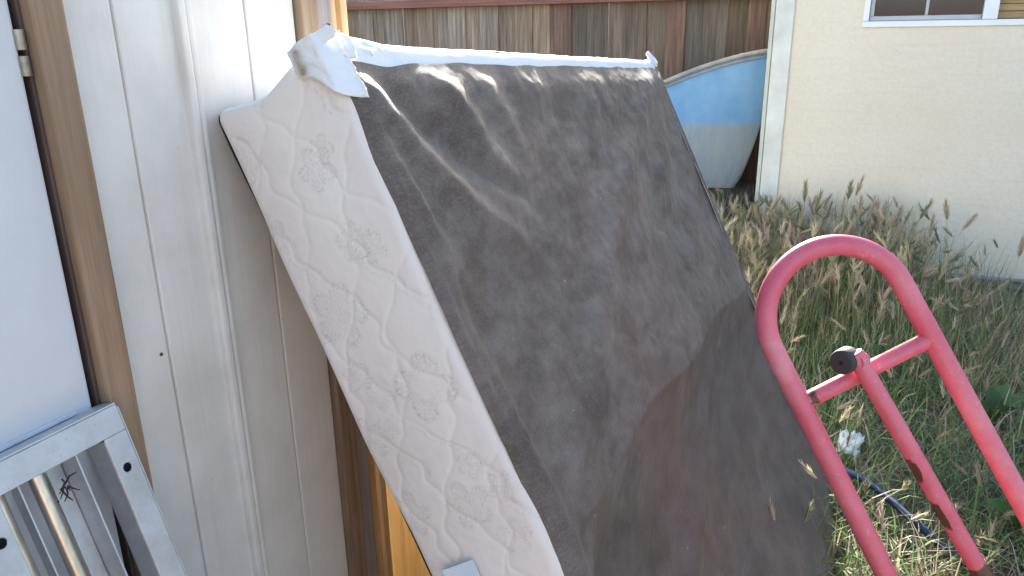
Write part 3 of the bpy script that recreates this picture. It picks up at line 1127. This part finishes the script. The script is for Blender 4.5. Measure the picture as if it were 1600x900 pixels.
# centre strut standing in front of the bar, its top end bent into a stub with a rubber cap
c0 = mid_ + twd * (-.022) + tnn * 0
cs = np.array([.035, 1.27, .984]) - F_ * .030 - R_ * .004 + U_ * .012
ce = np.array([.255, 1.25, .66]) - F_ * .030
cd = (ce - cs)
cl = np.linalg.norm(cd)
cd /= cl
NSG = 70
cpath = [cs - cd * .006] + [cs + cd * s for s in np.linspace(0, cl * 2.1, NSG)]
ct = tube('centre_strut', cpath, [.0125] + [.0145] * NSG, 'red_paint', truck, 18)
sidev = np.cross(cd, F_)
sidev /= np.linalg.norm(sidev)
if sidev @ R_ > 0:
    sidev = -sidev


def crust(c):
    s = (c - cs) @ cd
    q = (c - cs - s[:, None] * cd) @ sidev / .0145
    lowr = sstep(cl - .028, cl - .018, s) * sstep(cl + .012, cl + .004, s)
    return .95 * lowr + sstep(.15, .75, q) * (.75 * np.exp(-((s - .205) / .028) ** 2) + .8 * np.exp(-((s - .285) / .03) ** 2)) + .22 * np.exp(-((s - .02) / .02) ** 2)


rust_attr(ct, crust)
capd = -R_ * .62 - F_ * .58 - U_ * .16
capd /= np.linalg.norm(capd)
k0 = cs + cd * .010 - capd * .004
tube('stub', [k0 - capd * .010, k0 + capd * .016], .0125, 'red_paint', truck, 16)
kc = k0 + F_ * .018 - R_ * .006 + U_ * .004
cap = tube('rubber_cap', [kc + capd * .006, kc + capd * .009, kc + capd * .034, kc + capd * .0375, kc + capd * .0385], [.0185, .0205, .0205, .0185, .015], 'rubber', truck, 24)
tube('cap_screw', [kc + capd * .0380, kc + capd * .0395], .0035, 'hole_dark', cap, 10)
# lower cross bars, toe plate, axle and wheels (below the picture)
for s in (.45, .80):
    b = tube('cross_bar', [jl + tv * s, jr + tv * s], .0125, 'red_paint', truck, 14)
    rust_attr(b, lambda c: np.full(len(c), .1))
tp = box('toe_plate', (-.10, glen - .004, -.004), (tw_len + .10, glen + .003, .17), 'red_paint', truck, .002, (jl, twd, tv, -tnn if tnn @ F_ > 0 else tnn))
rust_attr(tp, lambda c: np.full(len(c), .2))
ax = wheel_c - tv * .06 + (tnn if tnn @ F_ > 0 else -tnn) * .06
tube('axle', [ax - twd * .10, ax + twd * (tw_len + .10)], .009, 'steel_tube', truck, 12)
for sgn, off in ((-1, -.085), (1, tw_len + .085)):
    cw = ax + twd * off
    a1 = tv
    a2 = np.cross(twd, tv)
    ring = [cw + (a1 * math.cos(k * math.pi / 16) + a2 * math.sin(k * math.pi / 16)) * .075 for k in range(33)]
    wh = tube('wheel', [cw - twd * .02, cw + twd * .02], .058, 'wheel_grey', truck, 24)
    tube('tyre', ring, .027, 'rubber', wh, 10, cap=False)

# ------------------------------------------------------------------ grass
def blades(n, xs, ys, hts, wid, colr, lean, curl, seg=3):
    """arrays of ribbon blades; returns vertices, faces, colours"""
    th = rng.uniform(0, 2 * np.pi, n)
    dirx, diry = np.cos(th), np.sin(th)
    sxv, syv = -diry, dirx
    tt = np.linspace(0, 1, seg + 1)
    V = np.zeros((n, 2 * seg + 1, 3))
    z0 = np.array([gh(a, b) for a, b in zip(xs, ys)]) - .01
    px, py, pz = xs.copy(), ys.copy(), z0.copy()
    ang = lean.copy()
    sl_ = hts / seg
    tw0 = rng.uniform(-.5, .5, n)
    for k in range(seg + 1):
        w = wid * (1 - .75 * (k / seg) ** 1.5)
        ca, sa = np.cos(tw0 * k), np.sin(tw0 * k)
        if k < seg:
            V[:, 2 * k, 0] = px - sxv * w
            V[:, 2 * k, 1] = py - syv * w
            V[:, 2 * k, 2] = pz - sa * w * .5
            V[:, 2 * k + 1, 0] = px + sxv * w
            V[:, 2 * k + 1, 1] = py + syv * w
            V[:, 2 * k + 1, 2] = pz + sa * w * .5
        else:
            V[:, 2 * k] = np.stack([px, py, pz], 1)
        px = px + dirx * np.sin(ang) * sl_
        py = py + diry * np.sin(ang) * sl_
        pz = np.maximum(pz + np.cos(ang) * sl_, z0 + .012)
        ang = ang + curl
    nvb = 2 * seg + 1
    f = []
    for k in range(seg - 1):
        f.append([2 * k, 2 * k + 1, 2 * k + 3, 2 * k + 2])
    tri = [2 * seg - 2, 2 * seg - 1, 2 * seg]
    base_i = np.arange(n) * nvb
    F = []
    for q in f:
        F += (base_i[:, None] + np.array(q)).tolist()
    F += (base_i[:, None] + np.array(tri)).tolist()
    C = np.repeat(colr, nvb, axis=0)
    return V.reshape(-1, 3), F, C


STRAW = np.array([[.54, .44, .28], [.62, .53, .36], [.46, .37, .24], [.58, .48, .34], [.40, .32, .21], [.50, .38, .28]])
GREEN = np.array([[.13, .24, .06], [.19, .30, .09], [.11, .19, .06], [.24, .32, .11], [.16, .24, .10], [.28, .32, .14]])


def seed_head(p, d, length, wid, colr, awns=26):
    """bristly foxtail head: thin awns fanning off a spike"""
    d = d / np.linalg.norm(d)
    a = np.cross(d, [.3, .2, .9])
    a /= np.linalg.norm(a)
    b = np.cross(d, a)
    V, F, C = [], [], []
    for k in range(awns):
        s = (k + rng.random()) / awns
        th = rng.uniform(0, 2 * np.pi)
        out = a * math.cos(th) + b * math.sin(th)
        r0_ = wid * .28 * math.sin(math.pi * min(1, s * .9 + .12))
        q0 = p + d * length * s * .78 + out * r0_
        q1 = q0 + d * length * rng.uniform(.22, .36) + out * wid * rng.uniform(.45, 1.0) * (1 - .35 * s)
        sd = np.cross(q1 - q0, rng.normal(size=3))
        sd = sd / np.linalg.norm(sd) * wid * .11
        k0 = len(V)
        V += [q0 - sd, q0 + sd, q1]
        F.append([k0, k0 + 1, k0 + 2])
        cc = colr * rng.uniform(.75, 1.25)
        C += [cc, cc, cc]
    # core
    ns = 5
    k0 = len(V)
    for i in range(6):
        s = i / 5
        r0_ = wid * .30 * math.sin(math.pi * min(1, s * .85 + .12))
        for j in range(ns):
            th = 2 * math.pi * j / ns
            V.append(p + d * length * s * .85 + (a * math.cos(th) + b * math.sin(th)) * r0_)
            C.append(colr * .85)
    for i in range(5):
        for j in range(ns):
            j2 = (j + 1) % ns
            F.append([k0 + i * ns + j, k0 + i * ns + j2, k0 + (i + 1) * ns + j2, k0 + (i + 1) * ns + j])
    return V, F, C


def patch(x, y):
    return noise.noise(Vector((x * 1.7, y * 1.7, 2.5)))


def tall(x, y):
    """how rank the grass grows: highest along the house near its corner, thin by the bare strip to the right"""
    t1 = float(sstep(3.2, 4.6, np.array(y)) * sstep(1.0, .25, np.array(x)))
    return t1


gV, gF, gC = [], [], []
nb_ = 0


def add(V, F, C):
    global nb_
    V = np.asarray(V)
    gV.append(V)
    gC.append(np.asarray(C))
    gF.extend([[i + nb_ for i in f] for f in F])
    nb_ += len(V)


def scatter(n, x0, x1, y0, y1, dens):
    out = []
    while len(out) < n:
        x_, y_ = random.uniform(x0, x1), random.uniform(y0, y1)
        if random.random() < dens(x_, y_):
            out.append((x_, y_))
    a = np.array(out)
    return a[:, 0], a[:, 1]


def dens0(x, y):
    d = 1.0
    if y > 4.55 and x > .45:
        d *= .16                                  # bare dry soil strip along the footing
    if y > 5.2:
        d *= .5 if x < HX - .02 else 0
    if x < -.25 and y < 1.6:
        d *= .1
    return d


def make(n, region, frac_green, hmin, hmax, wid, lean0, lean1, curl, tallmul=1.0, seg=3):
    xs, ys = scatter(n, *region, dens0)
    pt = np.array([patch(a, b) for a, b in zip(xs, ys)])
    tl_ = np.array([tall(a, b) for a, b in zip(xs, ys)])
    green = rng.random(n) < np.clip(frac_green + .55 * pt, .04, .96)
    colr = np.where(green[:, None], GREEN[rng.integers(0, len(GREEN), n)], STRAW[rng.integers(0, len(STRAW), n)])
    colr = colr * rng.uniform(.7, 1.2, (n, 1))
    h_ = rng.uniform(hmin, hmax, n) * (1 + tallmul * tl_)
    l_ = np.where(green, rng.uniform(lean0 * .6, lean1 * .7, n), rng.uniform(lean0, lean1, n))
    add(*blades(n, xs, ys, h_, wid * rng.uniform(.6, 1.4, n), colr, l_, curl * rng.uniform(.2, 1.6, n), seg))


REG = (-1.6, 2.6, 1.55, 5.9)
make(17000, REG, .56, .10, .26, .0021, .15, 1.0, .32, .7)
make(12000, REG, .30, .12, .30, .0017, .8, 1.5, .25, .5)       # fallen straw mat
make(15000, REG, .66, .05, .14, .0026, .1, .9, .4, .6)
make(7000, REG, .75, .14, .30, .0036, .1, .7, .45, .6, 4)      # broader green blades
make(5200, (-.95, .9, 3.3, 5.2), .42, .18, .34, .0017, .0, .5, .15, 1.0, 4)
# foxtail heads nodding all through the sward
nh = 1150
xs, ys = scatter(nh, -.9, 2.3, 1.7, 5.15, lambda x, y: dens0(x, y) * (.22 + .78 * tall(x, y)))
for x_, y_ in zip(xs, ys):
    tl_ = tall(x_, y_)
    hh = random.uniform(.10, .26) + tl_ * random.uniform(.05, .26)
    an = random.uniform(0, 6.28)
    tilt = random.uniform(.15, 1.25)
    d = np.array([math.cos(an) * math.sin(tilt), math.sin(an) * math.sin(tilt), math.cos(tilt)])
    cc = STRAW[random.randrange(6)] * random.uniform(.85, 1.2) if random.random() < .72 else np.array([.24, .26, .13]) * random.uniform(.8, 1.2)
    add(*seed_head(np.array([x_, y_, gh(x_, y_) + hh]), d, random.uniform(.08, .13) * (.75 + .4 * tl_), random.uniform(.014, .022) * (.75 + .35 * tl_), cc, 24))
# ranker tuft of pale heads between the box spring and the house corner
for k in range(330):
    x_, y_ = random.uniform(-.85, .32), random.uniform(3.7, 5.1)
    hh = random.uniform(.20, .48)
    an, tilt = random.uniform(0, 6.28), random.uniform(.1, .9)
    d = np.array([math.cos(an) * math.sin(tilt), math.sin(an) * math.sin(tilt), math.cos(tilt)])
    cc = STRAW[random.randrange(6)] * random.uniform(1.0, 1.3) if random.random() < .7 else np.array([.34, .36, .18]) * random.uniform(.8, 1.2)
    p0 = np.array([x_, y_, gh(x_, y_) + hh])
    add(*seed_head(p0, d, random.uniform(.09, .14), random.uniform(.016, .024), cc, 26))
    b0 = np.array([x_ - d[0] * .1, y_ - d[1] * .1, gh(x_, y_) - .01])
    sd = np.array([.0013, .0009, 0])
    add([b0 - sd, b0 + sd, p0 + sd * .7, p0 - sd * .7], [[0, 1, 2, 3]], [cc * .85] * 4)
grass = mesh_obj('grass', np.concatenate(gV), gF, 'grass_blade')
C = np.concatenate(gC)
ca = grass.data.attributes.new('blade', 'FLOAT_COLOR', 'POINT')
dd = np.ones((len(C), 4), np.float32)
dd[:, :3] = C
ca.data.foreach_set('color', dd.ravel())
tag(grass, 'dry and green unmown grass covering the yard', 'grass', kind='stuff')


def blade_mesh(name, V, F, C, parent=None, origin=None):
    o = mesh_obj(name, V, F, 'grass_blade', parent, origin=origin)
    a = o.data.attributes.new('blade', 'FLOAT_COLOR', 'POINT')
    d = np.ones((len(C), 4), np.float32)
    d[:, :3] = np.asarray(C)
    a.data.foreach_set('color', d.ravel())
    return o


# tall foxtails one can pick out against the house wall: (x, y, head height, lean, green?, label)
FOX = [(-.23, 4.86, .55, -.05, 1, 'dark green foxtail standing nearest the white corner trim'),
       (-.165, 4.84, .50, .22, 1, 'green foxtail just right of the one nearest the corner trim'),
       (-.02, 4.90, .46, .05, 0, 'upright tan foxtail left of the tallest pair against the wall'),
       (.005, 4.92, .57, .10, 1, 'tall olive foxtail, left of the tallest pair against the wall'),
       (.045, 4.94, .59, .30, 0, 'tallest tan foxtail bending right against the house wall'),
       (.075, 4.86, .47, .02, 0, 'upright tan foxtail just right of the tallest pair'),
       (.135, 4.88, .46, .08, 0, 'short upright foxtail above the middle of the red handle loop'),
       (.185, 4.90, .44, .22, 0, 'pale foxtail leaning right above the red handle loop'),
       (.27, 4.92, .42, .30, 0, 'tan foxtail leaning right, past the top of the red loop'),
       (.33, 4.86, .36, .42, 1, 'green foxtail leaning right low against the wall'),
       (.40, 4.94, .47, .48, 1, 'long greenish foxtail leaning right toward the window side'),
       (.46, 4.90, .37, .04, 0, 'thin upright foxtail left of the bare strip by the footing'),
       (.54, 4.96, .46, -.22, 0, 'lone foxtail leaning left above the bare strip'),
       (.62, 4.92, .41, .60, 0, 'rightmost leaning foxtail with a long bare stalk against the wall'),
       (.93, 5.0, .27, .05, 0, 'small lone upright foxtail at the far right by the footing'),
       (-.42, 4.72, .40, .40, 1, 'green foxtail leaning right at the foot of the corner trim'),
       (-.52, 4.60, .36, -.35, 1, 'green foxtail leaning left in front of the dark gap under boat')]
for x_, y_, hh, ln, gr, lb in FOX:
    z0 = gh(x_, y_)
    t_ = thing('foxtail_stalk', (x_ - ln * .18, y_, z0), lb, 'grass stalk', 'tall foxtails against the house wall')
    root = np.array([x_ - ln * .18, y_, z0 - .01])
    top = np.array([x_, y_ - .01, z0 + hh])
    mid2 = (root * .45 + top * .55) + np.array([-ln * .03, 0, .0])
    pts = [(1 - q) ** 2 * root + 2 * q * (1 - q) * mid2 + q * q * top for q in np.linspace(0, 1, 7)]
    v_, f_ = tube_data(pts, [.0016] * 4 + [.0012] * 3, 5)
    cc = np.array([.36, .37, .19]) if gr else np.array([.62, .51, .35])
    blade_mesh('stem', v_, f_, np.tile(cc, (len(v_), 1)), t_)
    d = pts[-1] - pts[-2]
    d = d / np.linalg.norm(d) + np.array([ln * .35, 0, 0])
    v_, f_, c_ = seed_head(pts[-1], d, random.uniform(.12, .16), random.uniform(.020, .027), cc, 60)
    blade_mesh('seed_head', v_, f_, c_, t_)


# broad-leaved weeds
def leaf(root, d, length, wid, colr, droop):
    d = np.array(d, float)
    d /= np.linalg.norm(d)
    sd = np.cross(d, [0, 0, 1.])
    sd /= np.linalg.norm(sd) + 1e-9
    nrm = np.cross(sd, d)
    V, F = [], []
    n_ = 8
    for i in range(n_ + 1):
        s = i / n_
        w = wid * math.sin(math.pi * (s * .93 + .06)) ** .8 * (1 + .12 * math.sin(i * 2.3))
        c = root + d * length * s - np.array([0, 0, 1.]) * droop * length * s * s
        V += [c - sd * w + nrm * w * .35, c, c + sd * w + nrm * w * .35]
    for i in range(n_):
        k = 3 * i
        F += [[k, k + 1, k + 4, k + 3], [k + 1, k + 2, k + 5, k + 4]]
    C = np.tile(np.array(colr), (len(V), 1))
    return V, F, C


def weed(x_, y_, n_, size, colr, lb):
    z0 = gh(x_, y_)
    t_ = thing('broadleaf_weed', (x_, y_, z0), lb, 'weed', 'broad-leaved weeds in the grass')
    for k in range(n_):
        an = 6.28 * k / n_ + random.uniform(-.4, .4)
        el = random.uniform(.5, 1.25)
        d = (math.cos(an) * math.cos(el), math.sin(an) * math.cos(el), math.sin(el))
        V, F, C = leaf(np.array([x_, y_, z0 + .02 + .05 * random.random()]), d, size * random.uniform(.7, 1.15), size * random.uniform(.14, .2), np.array(colr) * random.uniform(.8, 1.2), random.uniform(.1, .45))
        blade_mesh('leaf', V, F, C, t_)


weed(.03, 4.25, 9, .30, (.075, .20, .04), 'bright green broad-leaved weed seen inside the red handle loop')
weed(-.12, 3.95, 7, .22, (.085, .19, .05), 'smaller green weed left of the bright one, near box spring edge')
weed(.13, 3.55, 7, .22, (.08, .18, .05), 'green weed below the bright one, above the black rubber cap')
weed(.62, 2.45, 8, .20, (.085, .20, .045), 'green weed at the lower right corner of the yard')
weed(.62, 3.2, 7, .2, (.09, .17, .06), 'green weed right of the hand truck, among dry straw')

# ------------------------------------------------------------------ small things in the grass
hp = [(-.05, 2.70, .02), (.06, 2.60, .05), (.165, 2.49, .075), (.24, 2.40, .07), (.31, 2.325, .055), (.38, 2.27, .03), (.46, 2.20, .02), (.6, 2.02, .01)]
pts = []
for i in range(len(hp) - 1):
    for q in np.linspace(0, 1, 6, endpoint=False):
        pts.append(tuple(np.array(hp[i]) * (1 - q) + np.array(hp[i + 1]) * q))
o = tube('garden_hose', pts, .0115, 'hose_blue', None, 12)
tag(o, 'dark blue hose lying in the grass behind the hand truck', 'hose')
n1 = 14
a2, b2 = np.meshgrid(np.linspace(-1, 1, n1), np.linspace(-1, 1, n1))
wv = np.array([noise.fractal(Vector((p * 1.6, q * 1.6, 11)), .7, 2.2, 4) for p, q in zip(a2.ravel(), b2.ravel())]).reshape(a2.shape)
rr = 1 + .25 * wv
P = np.stack([.105 + .035 * a2 * rr + .02 * wv, 2.70 + .03 * b2 * rr, .10 + .035 * wv + .03 * b2 - .02 * a2 * a2], -1)
o = mesh_obj('paper_scrap', P.reshape(-1, 3), grid_faces(n1, n1), 'scrap', None, smooth=True, origin=(.105, 2.70, .05))
m_ = o.modifiers.new('thickness', 'SOLIDIFY')
m_.thickness = .0015
tag(o, 'crumpled pale paper scrap in the grass beside the box spring', 'paper')
